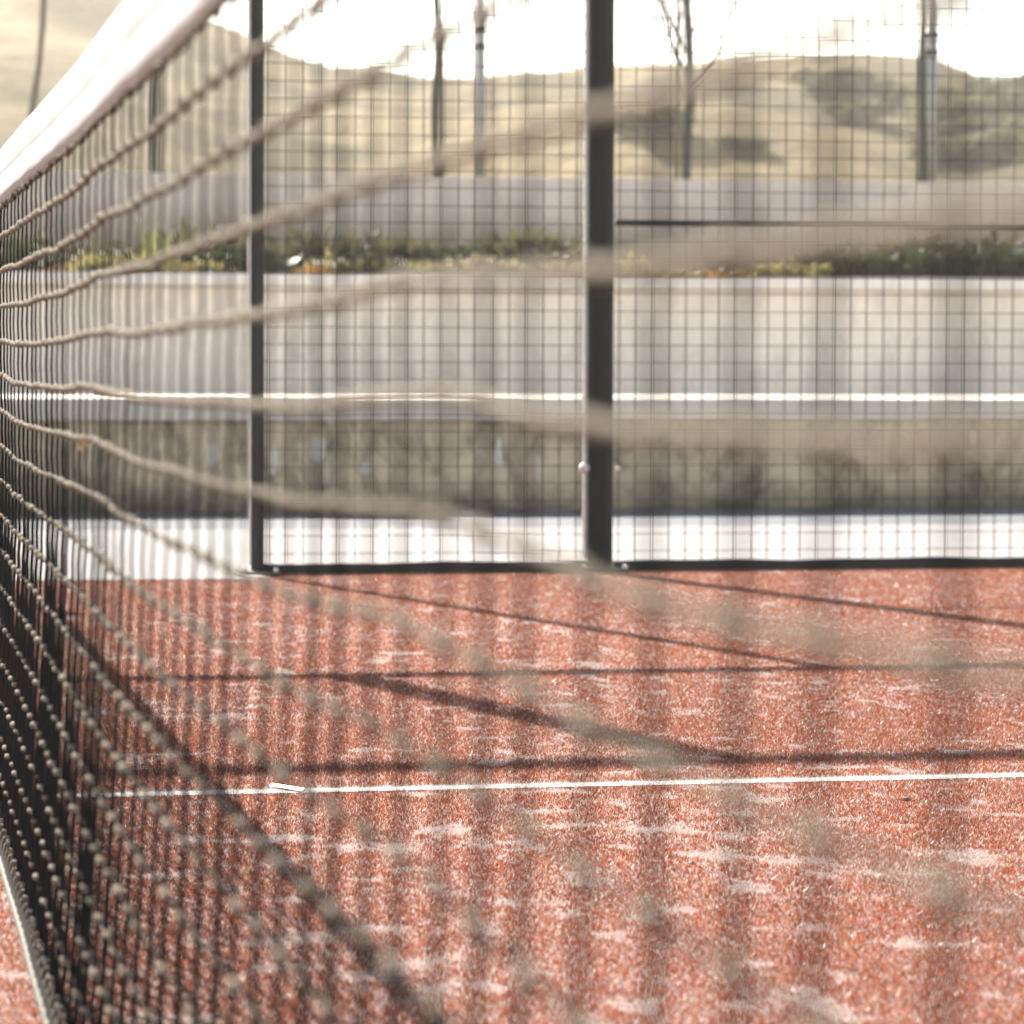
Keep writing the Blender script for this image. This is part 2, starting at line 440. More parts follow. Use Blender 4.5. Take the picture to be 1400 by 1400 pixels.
def leaf_cloud(n, centre, spread, size, seed, up=0.3, aspect=2.2):
    """n small leaf faces spread through an ellipsoid volume"""
    r = np.random.default_rng(seed)
    d = r.normal(size=(n, 3)); d /= np.linalg.norm(d, axis=1)[:, None]
    c = np.asarray(centre) + d*(r.random(n)[:, None]**0.45)*np.asarray(spread)
    a = r.normal(size=(n, 3)); a[:, 2] += up; a /= np.linalg.norm(a, axis=1)[:, None]
    b_ = np.cross(a, r.normal(size=(n, 3))); b_ /= np.linalg.norm(b_, axis=1)[:, None]
    s = size*(0.6+0.8*r.random(n))[:, None]
    tip = c+a*s*aspect/2; base = c-a*s*aspect/2
    V = np.stack([base, c+b_*s*0.5, tip, c-b_*s*0.5], 1).reshape(-1, 3)
    return V, [np.arange(n*4).reshape(-1, 4)]

# shrubs on the hillside
shrub_meshes = []
for k in range(3):
    parts = []
    for q in range(9):
        a = RNG.random()*6.28; rr = RNG.random()**0.5*0.75
        parts.append(leaf_cloud(170, (math.cos(a)*rr, math.sin(a)*rr, 0.30+0.32*RNG.random()), (0.38, 0.38, 0.30), 0.11, 100+k*20+q))
    V, Fc = merge(parts); V[:, 2] = np.maximum(V[:, 2], 0.0)
    shrub_meshes.append((V, Fc))
stemsV = []
shrub_px = [(1200, 138, 1.0), (1130, 126, 0.8), (1235, 150, 0.9), (1330, 172, 1.3), (1372, 180, 1.4), (1345, 204, 1.2), (1392, 208, 1.3), (1305, 152, 1.0), (1392, 158, 1.2), (1322, 225, 0.9), (1165, 168, 0.6), (890, 180, 0.6), (862, 172, 0.5), (1010, 205, 0.4)]
SM = []
for k in range(3):
    me = mesh_np('shrub_foliage', *shrub_meshes[k]); me.materials.append(M['shrub_olive'] if k < 2 else M['shrub_dark']); SM.append(me)
Vs, Fs = merge([tube_arrays([(0.04*q, 0.02, -0.3), (0.1*q, 0.05*q, 0.2), (0.22*q, 0.1, 0.5)], [0.04, 0.03, 0.015], 5) for q in (-1, 0.3, 1.2)])
SS = mesh_np('shrub_stem', Vs, Fs, True); SS.materials.append(M['bark'])
for q, (x, y, s) in enumerate(shrub_px):
    P = on_hill(x, y); k = q % 3
    t = empty('hill_shrub', (P[0], P[1], float(terrain(P[0], P[1]))-0.05)); t.scale = (s*1.25, s*1.25, s*0.8*(0.8+0.4*random.random())); t.rotation_euler = (0, 0, random.random()*6.28)
    tag(t, ('dark green' if k == 2 else 'olive green') + ' low shrub growing on the dry grass hillside', 'shrub', ('dark' if k == 2 else 'olive') + ' shrubs on the hillside')
    obj('foliage', SM[k], None, t); obj('stem', SS, None, t)

# ------------------------------------------------------------------ young trees, stakes and poles behind the upper wall
def bare_tree(name, label, x, Yt, top, r0, mat, seed, fork=0.9, lean=0.0, limbs=9, wig=0.02):
    r = random.Random(seed)
    g = at(x, 250, Y=Yt); z0 = float(terrain(g[0], Yt))
    t = empty(name, (float(at(x, 200, Y=Yt)[0]), Yt, z0-0.03)); tag(t, label, 'tree')
    H = top; n = 16; path = []
    for k in range(n):
        h = H*k/(n-1); path.append((lean*h+wig*math.sin(k*1.3+seed), wig*math.cos(k*0.9+seed), h))
    rad = [r0*(1-0.72*k/(n-1))*(1+0.18*math.sin(k*2.1+seed)) for k in range(n)]
    tube('trunk', path, rad, mat, t, 8)
    for q in range(limbs):
        h = fork + (H-fork)*q/limbs; a = r.random()*6.28; L = 0.35+0.75*r.random()
        c = np.array([lean*h, 0, h]); parts = []
        pts = [c + np.array([math.cos(a)*L*u*0.55*(1-0.25*u), math.sin(a)*L*u*0.55, L*u*(0.55+0.5*u)]) + np.array([r.gauss(0, .012), r.gauss(0, .012), 0])*(u > 0) for u in np.linspace(0, 1, 7)]
        rb = r0*0.34*(1-q/limbs*0.4)
        parts.append(tube_arrays(pts, np.linspace(rb, 0.003, 7), 5))
        for w in range(7):
            u = 0.25+0.7*r.random(); k = int(u*6); a2 = a+r.uniform(-1.2, 1.2); L2 = 0.15+0.3*r.random(); p0 = pts[k]
            p1 = p0+np.array([math.cos(a2)*L2*0.5, math.sin(a2)*L2*0.5, L2*0.8]); pm = (p0+p1)/2+np.array([r.gauss(0, .02), r.gauss(0, .02), 0])
            parts.append(tube_arrays([p0, pm, p1], [0.004, 0.003, 0.0018], 4))
        V, Fc = merge(parts); obj('branch', mesh_np('branch', V, Fc, True), mat, t)
    return t
def stake(label, x, Yt, h, r0, mat=None, ties=()):
    X = float(at(x, 200, Y=Yt)[0]); z0 = float(terrain(X, Yt))
    t = empty('tree_stake', (X, Yt, z0-0.05)); tag(t, label, 'stake')
    tube('post', [(0, 0, 0), (0.004, 0, h*0.5), (0.0, 0, h-0.03), (0, 0, h)], [r0, r0, r0*0.97, r0*0.6], mat or M['stake'], t, 10)
    for z in ties:
        a = np.linspace(0, 2*math.pi, 13)
        V, Fc = tube_arrays(np.stack([r0*1.3*np.cos(a), r0*1.3*np.sin(a), np.full(13, z)], -1), 0.006, 5, False)
        obj('tie', mesh_np('tie', V, Fc, True), M['tie'], t)
    return t
TY = 16.2
bare_tree('young_tree', 'young bare tree with upward twigs and slim dark trunk above the wall', 941, TY, 3.4, 0.036, M['bark'], 3, fork=0.62, limbs=24)
stake('thin pale stake standing close beside the bare twiggy tree', 925, TY+0.35, 2.4, 0.013, M['stake'])
bare_tree('young_tree', 'thin crooked bare sapling next to a grey metal pole', 597, TY-0.3, 3.2, 0.026, M['bark'], 8, fork=1.3, limbs=8, wig=0.012)
stake('wooden stake tied to the thin crooked sapling', 604, TY-0.1, 1.15, 0.014, M['stake'], (0.9,))
def metal_pole(label, x, Yt, h, r0):
    X = float(at(x, 200, Y=Yt)[0]); z0 = float(terrain(X, Yt))
    t = empty('metal_pole', (X, Yt, z0-0.05)); tag(t, label, 'pole')
    tube('shaft', [(0, 0, 0), (0, 0, h*0.4), (0, 0, h*0.401), (0, 0, h)], [r0, r0, r0*0.9, r0*0.85], M['pole'], t, 14)
    tube('collar', [(0, 0, 0.0), (0, 0, 0.09), (0, 0, 0.10)], [r0*1.35, r0*1.35, r0*1.05], M['pole'], t, 14)
    tube('cap', [(0, 0, h), (0, 0, h+0.02), (0, 0, h+0.035)], [r0*0.95, r0*0.95, r0*0.4], M['steel_dark'], t, 14)
    for z in (h*0.401, 1.05): tube('clamp', [(0, 0, z-0.015), (0, 0, z+0.015)], r0*1.16, M['steel_dark'], t, 14)
metal_pole('slim grey metal pole beside the thin crooked sapling', 657, TY+0.4, 2.9, 0.030)
metal_pole('pale galvanised pole with a dark trunk against it', 1273, TY+0.2, 2.9, 0.040)
bare_tree('young_tree', 'dark straight trunk leaning against the pale galvanised pole', 1261, TY-0.1, 3.3, 0.034, M['bark'], 12, fork=1.7, limbs=8, wig=0.008)
bare_tree('young_tree', 'slim dark tree seen through the net below the headband', 211, TY-0.2, 3.2, 0.026, M['bark'], 15, fork=1.5, limbs=8, wig=0.008)
stake('wooden stake beside the slim dark tree behind the net', 219, TY, 1.3, 0.013, M['stake'], (1.0,))
bare_tree('young_tree', 'brown leaning sapling rising beyond the white headband of the net', 32, TY+0.8, 3.4, 0.026, M['bark_pale'], 21, fork=1.6, limbs=8, lean=0.10, wig=0.01)

# ------------------------------------------------------------------ plants in the bed
def clump(n, rad, h, leaf, seed, up=0.8):
    """rosette / mat of leaves growing up from the soil"""
    r = np.random.default_rng(seed); parts = []
    a = r.random(n)*6.283; rr = rad*np.sqrt(r.random(n)); L = leaf*(0.6+0.8*r.random(n))
    base = np.stack([rr*np.cos(a), rr*np.sin(a), h*0.5*r.random(n)*(1-(rr/rad)**2*0.6)], -1)
    d = np.stack([np.cos(a)*0.6+r.normal(0, .4, n), np.sin(a)*0.6+r.normal(0, .4, n), up+0.5*r.random(n)], -1); d /= np.linalg.norm(d, axis=1)[:, None]
    s = np.cross(d, r.normal(size=(n, 3))); s /= np.linalg.norm(s, axis=1)[:, None]
    Lc = L[:, None]; w = Lc*0.16
    mid_ = base+d*Lc*0.55; tip = base+d*Lc+np.array([0, 0, -0.12])*Lc
    V = np.stack([base-s*w*0.5, base+s*w*0.5, mid_+s*w, mid_-s*w, tip], 1).reshape(-1, 3)
    k = np.arange(n)[:, None]*5
    return V, [k+np.array([[0, 1, 2, 3]]), k+np.array([[3, 2, 4]])]
def plant(name, label, cat, group, X, Yp, n, rad, h, leaf, mat, seed, up=0.8, glints=0, scale=1.0):
    t = empty(name, (X, Yp, BED_Z)); tag(t, label, cat, group); t.scale = (scale,)*3
    V, Fc = clump(n, rad, h, leaf, seed, up); obj('foliage', mesh_np('foliage', V, Fc), mat, t)
    r = np.random.default_rng(seed+5)
    for q in range(glints):
        a = r.random()*6.28; rr = rad*math.sqrt(r.random()); c = np.array([rr*math.cos(a), rr*math.sin(a)-0.03, h*(0.7+0.6*r.random())])
        n5 = 8; aa = np.arange(n5)*6.283/n5; ring = c+np.stack([0.011*np.cos(aa), -0.004+0.0*aa, 0.011*np.sin(aa)], -1)
        Vf = np.concatenate([ring, [c+[0, -0.008, 0]], [c+[0, 0.006, 0]]])
        i8 = np.arange(n5); f3 = np.concatenate([np.stack([i8, (i8+1) % n5, np.full(n5, n5)], -1), np.stack([(i8+1) % n5, i8, np.full(n5, n5+1)], -1)])
        obj('flower', mesh_np('flower', Vf, f3, True), M['flower'], t)  # not a flower: white disc painting a sun glint on the leaves
    return t
PY = MW_Y+0.55
def pxX(x, Yp): return float(at(x, 370, Y=Yp)[0])
kinds = {
 'd': ('mat_plant', 'dark green leafy mat plant spreading in the planting bed', 'dark leafy plants in the bed', 'leaf_dark', 260, 0.24, 0.24, 0.13, 0.8),
 'y': ('succulent_plant', 'yellow green low succulent at the edge of the planting bed', 'yellow low plants in the bed', 'leaf_yellow', 120, 0.15, 0.13, 0.10, 1.1),
 'o': ('succulent_plant', 'orange tinged low succulent at the edge of the planting bed', 'orange low plants in the bed', 'leaf_orange', 90, 0.09, 0.07, 0.06, 0.9),
 'g': ('bushy_plant', 'olive green bushy plant at the back of the planting bed', 'olive bushy plants in the bed', 'leaf_olive', 260, 0.26, 0.34, 0.15, 0.9)}
lay = [('d', 60, .2, 3), ('o', 95, 0, 2), ('y', 130, 0, 3), ('g', 150, .4, 4), ('y', 175, .05, 2), ('d', 190, .3, 2), ('y', 235, 0, 0), ('o', 305, 0, 3), ('d', 325, .25, 2), ('y', 285, .05, 4), ('y', 440, .1, 3), ('o', 465, 0, 3), ('d', 490, .2, 3), ('y', 520, .05, 3),
       ('d', 625, .35, 1), ('y', 650, .05, 3), ('y', 700, .1, 0), ('o', 745, .1, 0), ('y', 770, .0, 2), ('g', 730, .5, 0), ('y', 850, .0, 2), ('y', 905, .1, 0), ('o', 990, .0, 2), ('o', 1010, .1, 0), ('y', 1045, .0, 3), ('y', 1085, .05, 0), ('g', 1130, .4, 0),
       ('d', 1165, .25, 0), ('d', 1230, .2, 2), ('d', 1275, .3, 0), ('d', 1320, .25, 0), ('d', 1365, .2, 3), ('d', 1410, .3, 0), ('g', 1290, .6, 0), ('g', 1360, .65, 0), ('g', 1240, .6, 0), ('g', 40, .6, 0), ('d', 10, .2, 0), ('g', 260, .6, 0), ('g', 430, .6, 0), ('y', 150, .0, 3), ('o', 70, .0, 3), ('y', 110, .1, 2), ('y', 200, .1, 0), ('o', 265, .0, 3), ('o', 440, .0, 3), ('y', 480, .1, 3), ('y', 560, .1, 2), ('y', 610, .0, 2), ('g', 540, .6, 0), ('d', 380, .4, 0), ('y', 680, .0, 2), ('o', 880, .0, 0), ('y', 950, .1, 0)]
for q, (k, x, back, fl) in enumerate(lay):
    nm, lab, grp, mt, n, rad, h, lf, up = kinds[k]
    Yp = PY-0.2+back
    if fl: lab2, grp2 = lab.replace(' in the ', ' with painted white sparkles in the ').replace(' at the ', ' with painted white sparkles at the '), grp+' with painted sparkles'
    else: lab2, grp2 = lab, grp
    sc = (1.0 if x > 1100 else 0.85) + 0.6*(random.random()-0.5)
    plant(nm, lab2, 'plant', grp2, pxX(x, Yp), Yp, n, rad, h, lf, M[mt], 300+q, up, fl, sc)
def grass_tuft(label, x, h, seed, n=36):
    r = np.random.default_rng(seed); t = empty('tall_grass', (pxX(x, PY), PY, BED_Z)); tag(t, label, 'grass')
    parts = []
    for q in range(n):
        a = r.random()*6.28; L = h*(0.55+0.5*r.random()); w = 0.005; sp = 0.16*r.random()
        u = np.linspace(0, 1, 6); c = np.stack([math.cos(a)*(0.02+sp*u*u), math.sin(a)*(0.02+sp*u*u), L*u], -1)
        s = np.array([-math.sin(a), math.cos(a), 0])*w; ww = (1-0.85*u)[:, None]
        V = np.concatenate([c-s*ww, c+s*ww]); k = np.arange(5)
        parts.append((V, [np.stack([k, k+1, k+7, k+6], -1)]))
    V, Fc = merge(parts); obj('blades', mesh_np('blades', V, Fc), M['grass_tall'], t)
grass_tuft('taller tuft of yellow green grass in the bed seen through the net', 208, 0.34, 51, 30)
grass_tuft('shorter tuft of yellow green grass in the bed seen through the net', 229, 0.26, 52, 26)

# ------------------------------------------------------------------ side fence
FY = 5.0
fence = empty('court_fence', (0, FY, 0)); tag(fence, 'dark steel wire mesh fence with square posts along the court side', 'fence')
def fpost(X, w, d, h, label=None, strips=False):
    p = box('post', (X-w/2, -d/2, -0.01), (X+w/2, d/2, h), M['steel_dark'], fence, 0.004)
    if strips:
        for sx in (-0.27, 0.24):
            box('cover_strip', (X+sx*w-0.011, -d/2-0.004, 0.03), (X+sx*w+0.011, -d/2+0.001, h-0.02), M['steel_dark'], p, 0.0015)
    return p
POSTS = [(-4.0, .076), (-2.0, .076), (1.994, .074), (4.0, .076), (6.0, .076)]
for X, w in POSTS: fpost(X, w, 0.035, 3.0, strips=True)
cp_ = box('post', (-0.05, -0.02, 2.046), (0.05, 0.02, 2.949), M['steel_dark'], fence, 0.004)
box('post', (-0.03, -0.05, 0.0), (0.03, 0.01, 0.93), M['steel_dark'], fence, 0.004)
for X in (-1.0, 0.993): fpost(X, 0.038, 0.03, 2.0)
for X in (-1.0, 0.993, 2.0):
    w = 0.06 if abs(X) < 1.5 else 0.075
    pl = box('base_plate', (X-w, -0.07, 0.004), (X+w, 0.07, 0.012), M['steel_dark'], fence, 0.002)
    for sx in (-1, 1): tube('bolt', [(X+sx*(w-0.014), -0.05, 0.010), (X+sx*(w-0.014), -0.05, 0.022)], 0.007, M['galv'], pl, 8)
# rails: bottom, 1 m, 2 m and 3 m
def rail(x0, x1, z, h, d): return box('rail', (x0, -d/2, z-h/2), (x1, d/2, z+h/2), M['steel_dark'], fence, 0.003)
def bottom_rail(x0, x1):
    n = max(8, int((x1-x0)*14)); xs = np.linspace(x0, x1, n); V = []
    for x in xs:
        t = 0.0018*math.sin(x*9.0)+0.0014*math.sin(x*21+1); V += [(x, -0.018, 0.002+t*0.3), (x, -0.018, 0.033+t), (x, 0.018, 0.033+t), (x, 0.018, 0.002)]
    i = np.arange(n-1)[:, None]*4; j = np.arange(4)[None, :]; k = (j+1) % 4
    obj('rail', mesh_np('rail', np.array(V), np.stack([i+j, i+4+j, i+4+k, i+k], -1).reshape(-1, 4)), M['steel_dark'], fence)
for x0, x1 in ((1.013, 1.961), (2.039, 3.96), (4.04, 5.96), (-1.96, -1.02), (-3.96, -2.04)): bottom_rail(x0, x1)
for x0, x1 in ((2.039, 3.96), (4.04, 5.96), (-3.96, -2.04)): rail(x0, x1, 1.016, 0.018, 0.02)
SEG = [(-3.96, -2.04), (-1.96, 1.956), (2.032, 3.96), (4.04, 5.96)]
for x0, x1 in SEG:
    rail(x0, x1, 2.02, 0.05, 0.04); rail(x0, x1, 2.98, 0.06, 0.05)
# welded wire panels, 50 mm mesh; the two in view have each wire as a piece
WR = 0.00185
def unit_wire(L, vert, WR=None):
    WR = 0.0019 if vert else 0.0014
    n = 3; P = [(0, 0, L*q/(n-1)) if vert else (L*q/(n-1), 0, 0) for q in range(n)]
    V, Fc = tube_arrays(P, WR, 6); me = mesh_np('wire', V, Fc, True); me.materials.append(M['wire']); return me
def wire_panel(x0, x1, z0, z1, single=False):
    p = empty('mesh_panel', (0, 0.0, 0)); p.parent = fence
    xs = np.arange(x0+0.012, x1, 0.05); zs = np.arange(z0+0.026, z1-0.005, 0.05)
    if single:
        mv = unit_wire(z1-z0, True); mh = unit_wire(x1-x0, False)
        for x in xs:
            o = obj('wire', mv, None, p); o.location = (x+RNG.normal()*0.0006, 0.002, z0); o.rotation_euler = (0, RNG.normal()*0.0006, 0)
        for z in zs:
            o = obj('wire', mh, None, p); o.location = (x0, -0.0025, z+RNG.normal()*0.0006)
    else:
        parts = [tube_arrays([(x, 0.002, z0), (x, 0.002, z1)], WR, 4) for x in xs] + [tube_arrays([(x0, -0.0025, z), (x1, -0.0025, z)], WR, 4) for z in zs]
        V, Fc = merge(parts); o = obj('wire_mesh', mesh_np('wire_mesh', V, Fc, True), M['wire'], p); o['kind'] = 'stuff'
wire_panel(1.013, 1.961, 0.034, 1.995, True)
wire_panel(2.039, 3.96, 0.034, 1.995, True)
wire_panel(4.04, 5.96, 0.034, 1.995); wire_panel(-1.96, -1.02, 0.034, 1.995); wire_panel(-3.96, -2.04, 0.034, 1.995)
for x0, x1 in [(-3.96, -2.04), (-1.96, -0.052), (0.052, 1.956), (2.032, 3.96), (4.04, 5.96)]: wire_panel(x0, x1, 2.045, 2.95)
# sunlit left flanks of two posts painted as pale strips, plus wire clips
box('painted_lit_edge', (1.9455, -0.012, 0.04), (1.9525, 0.004, 1.99), M['galv'], fence, 0.001)
box('painted_lit_edge', (0.9665, -0.012, 0.03), (0.9725, 0.004, 1.99), M['galv'], fence, 0.001)
a8 = np.arange(8)*6.283/8
Vc = np.concatenate([np.stack([0.0065*np.cos(a8), 0*a8, 0.0055*np.sin(a8)], -1), np.stack([0.0045*np.cos(a8), 0*a8-0.005, 0.004*np.sin(a8)], -1), [[0, -0.0068, 0]]])
i8 = np.arange(8); CLIP = mesh_np('clip', Vc, [np.stack([i8, (i8+1) % 8, (i8+1) % 8+8, i8+8], -1), np.stack([i8+8, (i8+1) % 8+8, np.full(8, 16)], -1)], True); CLIP.materials.append(M['galv'])
for z in np.arange(0.06, 1.98, 0.05):
    o = obj('clip', CLIP, None, fence); o.location = (1.946+RNG.normal()*0.001, -0.013, z); 
lk = tube('bolt', [(1.944, -0.012, 0.303), (1.944, -0.030, 0.303), (1.944, -0.033, 0.303)], [0.014, 0.014, 0.009], M['galv'], fence, 8)
tube('bolt', [(2.047, -0.004, 0.302), (2.047, -0.016, 0.302)], 0.006, M['galv'], fence, 8)

# ------------------------------------------------------------------ net
CELL, ZB = 0.045, 0.8135
net = empty('court_net', (0, 0, 0)); tag(net, 'dark knotted court net with white headband stretched across the red court', 'net')
Y0, Y1 = -4.92, 4.94
def wobz(Y, k): return 0.0060*(vnoise(Y*2.5, k*0.16+5, 2)-0.5)*2*min(1.0, 0.25+k*0.2) + 0.0017*(vnoise(Y*8+k*1.3, k*0.6, 4)-0.5)*2
def wobx(Y, k): return 0.008*(vnoise(Y*0.8+3, k*0.12, 6)-0.5)*2*min(1.0, k*0.12) + 0.0006*(vnoise(Y*6, k*0.3, 8)-0.5)*2
def rise(Y): return 0.016*np.clip((-Y-1.2)/3.5, 0, 1)**1.3 + 0.02*np.clip(Y/5, 0, 1)**2
def bow(Y, k): return -0.020*np.clip((k-8)/9.0, 0, 1)**1.3*np.clip((0.6-Y)/2.2, 0.25, 1)
def net_pt(Y, k):
    Y = np.asarray(Y, float); f_ = 1-k/19.0
    return np.stack([wobx(Y, k)*np.ones_like(Y)+bow(Y, k), Y, ZB - CELL*k*(1+0.0*Y) + rise(Y)*f_ + wobz(Y, k)], -1)
NROW = 17
CELLY = 0.084
knots = np.arange(Y0+0.02, Y1, CELLY)
ysmp = np.concatenate([np.arange(Y0, 0.6, 0.005), np.arange(0.6, Y1, 0.015)])
for k in range(0, NROW+1):
    P = net_pt(ysmp, k if k else 0.14)
    dk_ = np.abs(((ysmp-knots[0]+CELLY/2) % CELLY)-CELLY/2)
    half = np.exp(-((dk_-CELLY/2)/0.008)**2) + np.exp(-((dk_-CELLY/4)/0.007)**2)*0.8
    kn = np.exp(-(dk_/0.0072)**2); idx = np.round((ysmp-knots[0])/CELLY); off = (vnoise(idx*5.1, np.full_like(idx, k*3.3), 23)-0.5)*0.014; kn = np.exp(-((ysmp-knots[0]-idx*CELLY-off)/(0.0062+0.003*vnoise(idx*2.3, np.full_like(idx, k*7.7), 25)))**2)
    jit = vnoise(idx*3.7, np.full_like(idx, k*5.3), 21)
    top = float(np.clip((8.2-k)/3.6, 0, 1)) if k else 0.0       # upper rows are doubled twine; paler colour carries their backlit glow
    rad = 0.0012+0.0011*top + half*(0.0003+0.0006*top) + kn*(0.0013-0.0004*top+0.0021*jit) + 0.0003*vnoise(ysmp*300, np.full_like(ysmp, k), 5)
    if k == 0: rad = 0.001 + kn*0.0032*(0.4+jit)
    P[:, 0] -= kn*0.0016; P[:, 2] += kn*0.0006
    P[:, 0] += 0.0006*np.sin(ysmp*2*math.pi/CELLY*0.5)
    V, Fc = tube_arrays(P, rad, 6)
    me = mesh_np('horizontal_cord', V, Fc, True); me.attributes.new('knot', 'FLOAT', 'POINT').data.foreach_set('value', np.repeat(np.clip(np.maximum(kn*1.3-0.1, 0.80*top)*(0.80+0.02*k), 0, 1), 6).astype(np.float32))
    obj('horizontal_cord', me, M['cord'], net)
for q, yk in enumerate(knots):
    ks = np.arange(0, NROW+0.01, 0.25 if yk < 1 else 0.5)
    P = np.array([net_pt(yk, max(kk, 0.12)) for kk in ks])
    P[:, 1] += RNG.normal()*0.004 + 0.012*(vnoise(ks*0.35, np.full_like(ks, q*1.9), 33)-0.5)
    P[:, 1] += 0.0022*np.sin(ks*math.pi*2+q)*0.4 + 0.004*(vnoise(ks*0.6, np.full_like(ks, q*0.37), 31)-0.5)
    P[:, 0] += 0.0004*np.cos(ks*math.pi*2)-0.0013*np.clip((ks-4)/6, 0, 1)
    P = np.concatenate([[P[0]+[0, 0, 0.012]], P])
    jr = 0.8+0.5*RNG.random()
    rad = np.concatenate([[0.0012*jr], 0.0012*jr+0.0017*np.clip((ks-5)/8, 0, 1)])
    V, Fc = tube_arrays(P, rad, 5)
    obj('vertical_cord', mesh_np('vertical_cord', V, Fc, True), M['cord_v'], net)
# bottom rope and its lacing
ysb = np.arange(Y0, Y1, 0.012)
rx_ = wobx(ysb, NROW)*0.8+bow(ysb, NROW)-0.004; rzz = 0.022 + 0.005*(vnoise(ysb*2.3, 0*ysb, 41)-0.5)
tube('bottom_rope', np.stack([rx_-0.004, ysb, rzz], -1), 0.0062+0.0012*np.sin(ysb*2*math.pi/0.03), M['rope'], net, 8)
yl = np.arange(Y0, 1.5, 0.0035); ph = yl*2*math.pi/0.05
zt = net_pt(yl, NROW)[:, 2]; zc = (zt+0.022)/2; am = (zt-0.022)/2+0.006
tube('lacing', np.stack([wobx(yl, NROW)+bow(yl, NROW)-0.004-0.006*np.cos(ph), yl+0.006*np.sin(2*ph), zc+am*np.sin(ph)], -1), 0.0018, M['rope'], net, 5)
# headband: folded tape over the top cable
yb = np.arange(Y0, Y1, 0.012); prof = []
bt = 0.066
section = [(-0.0035, -0.002), (-0.0042, 0.012), (-0.0045, 0.0318), (-0.0042, 0.033), (-0.0045, 0.0342), (-0.0049, 0.050), (-0.0050, 0.058), (-0.0042, 0.0635), (0, 0.0662), (0.0042, 0.0635), (0.0050, 0.058), (0.0049, 0.050), (0.0045, 0.0342), (0.0042, 0.033), (0.0045, 0.0318), (0.0042, 0.012), (0.0035, -0.002)]
ns = len(section); V = np.zeros((len(yb), ns, 3))
for s, (sx, sz) in enumerate(section):
    pk = 0.0016*(vnoise(yb*14, np.full_like(yb, sz*40), 51)-0.5)*2*(1-sz/0.08) + 0.003*(vnoise(yb*2.2, 0*yb, 53)-0.5)
    V[:, s, 0] = sx+pk; V[:, s, 1] = yb
    V[:, s, 2] = ZB + sz + rise(yb) + (0.0018*(vnoise(yb*11, 0*yb+2, 55)-0.5) if sz < 0.03 else 0) + 0.003*(vnoise(yb*1.1, 0*yb, 57)-0.5)
i = np.arange(len(yb)-1)[:, None]*ns; j = np.arange(ns)[None, :]; k = (j+1) % ns
hb = obj('headband', mesh_np('headband', V.reshape(-1, 3), np.stack([i+j, i+k, i+ns+k, i+ns+j], -1).reshape(-1, 4), True), M['band'], net)
for sx, sz, s in ((-0.0044, 0.033, 3), (-0.0046, 0.006, 1)):
    yy = np.arange(Y0, 0.5, 0.0016); on = (np.floor(yy/0.004) % 2 == 0)
    parts = []
    cs = np.interp(yy, yb, V[:, s, 0]); cz = np.interp(yy, yb, V[:, s, 2])
    r_ = np.where(on, 0.0006, 0.0002)
    tube('stitching', np.stack([cs-0.0004, yy, cz+(sz-section[s][1])], -1), r_, M['thread'], hb, 4)
# a dry leaf caught in the net
P = at(120, 607, X=-0.004)
n = 10; a = np.linspace(0, math.pi, n); w = 0.006*np.sin(a); l_ = np.linspace(-0.012, 0.012, n)
Vl = np.concatenate([np.stack([l_*0.5, l_, w+0.12*l_], -1), np.stack([l_*0.5-0.002, l_, -w+0.12*l_], -1), np.stack([l_*0.5+0.0015, l_, 0.12*l_], -1)])
kk = np.arange(n-1)
lf = obj('dry_leaf', mesh_np('dry_leaf', Vl, np.concatenate([np.stack([kk, kk+1, kk+1+2*n, kk+2*n], -1), np.stack([kk+2*n, kk+1+2*n, kk+1+n, kk+n], -1)]), True), M['dry_leaf'])
lf.location = (float(P[0])-0.003, float(P[1]), float(P[2])); tag(lf, 'small dry brown leaf caught on a net cord', 'leaf')

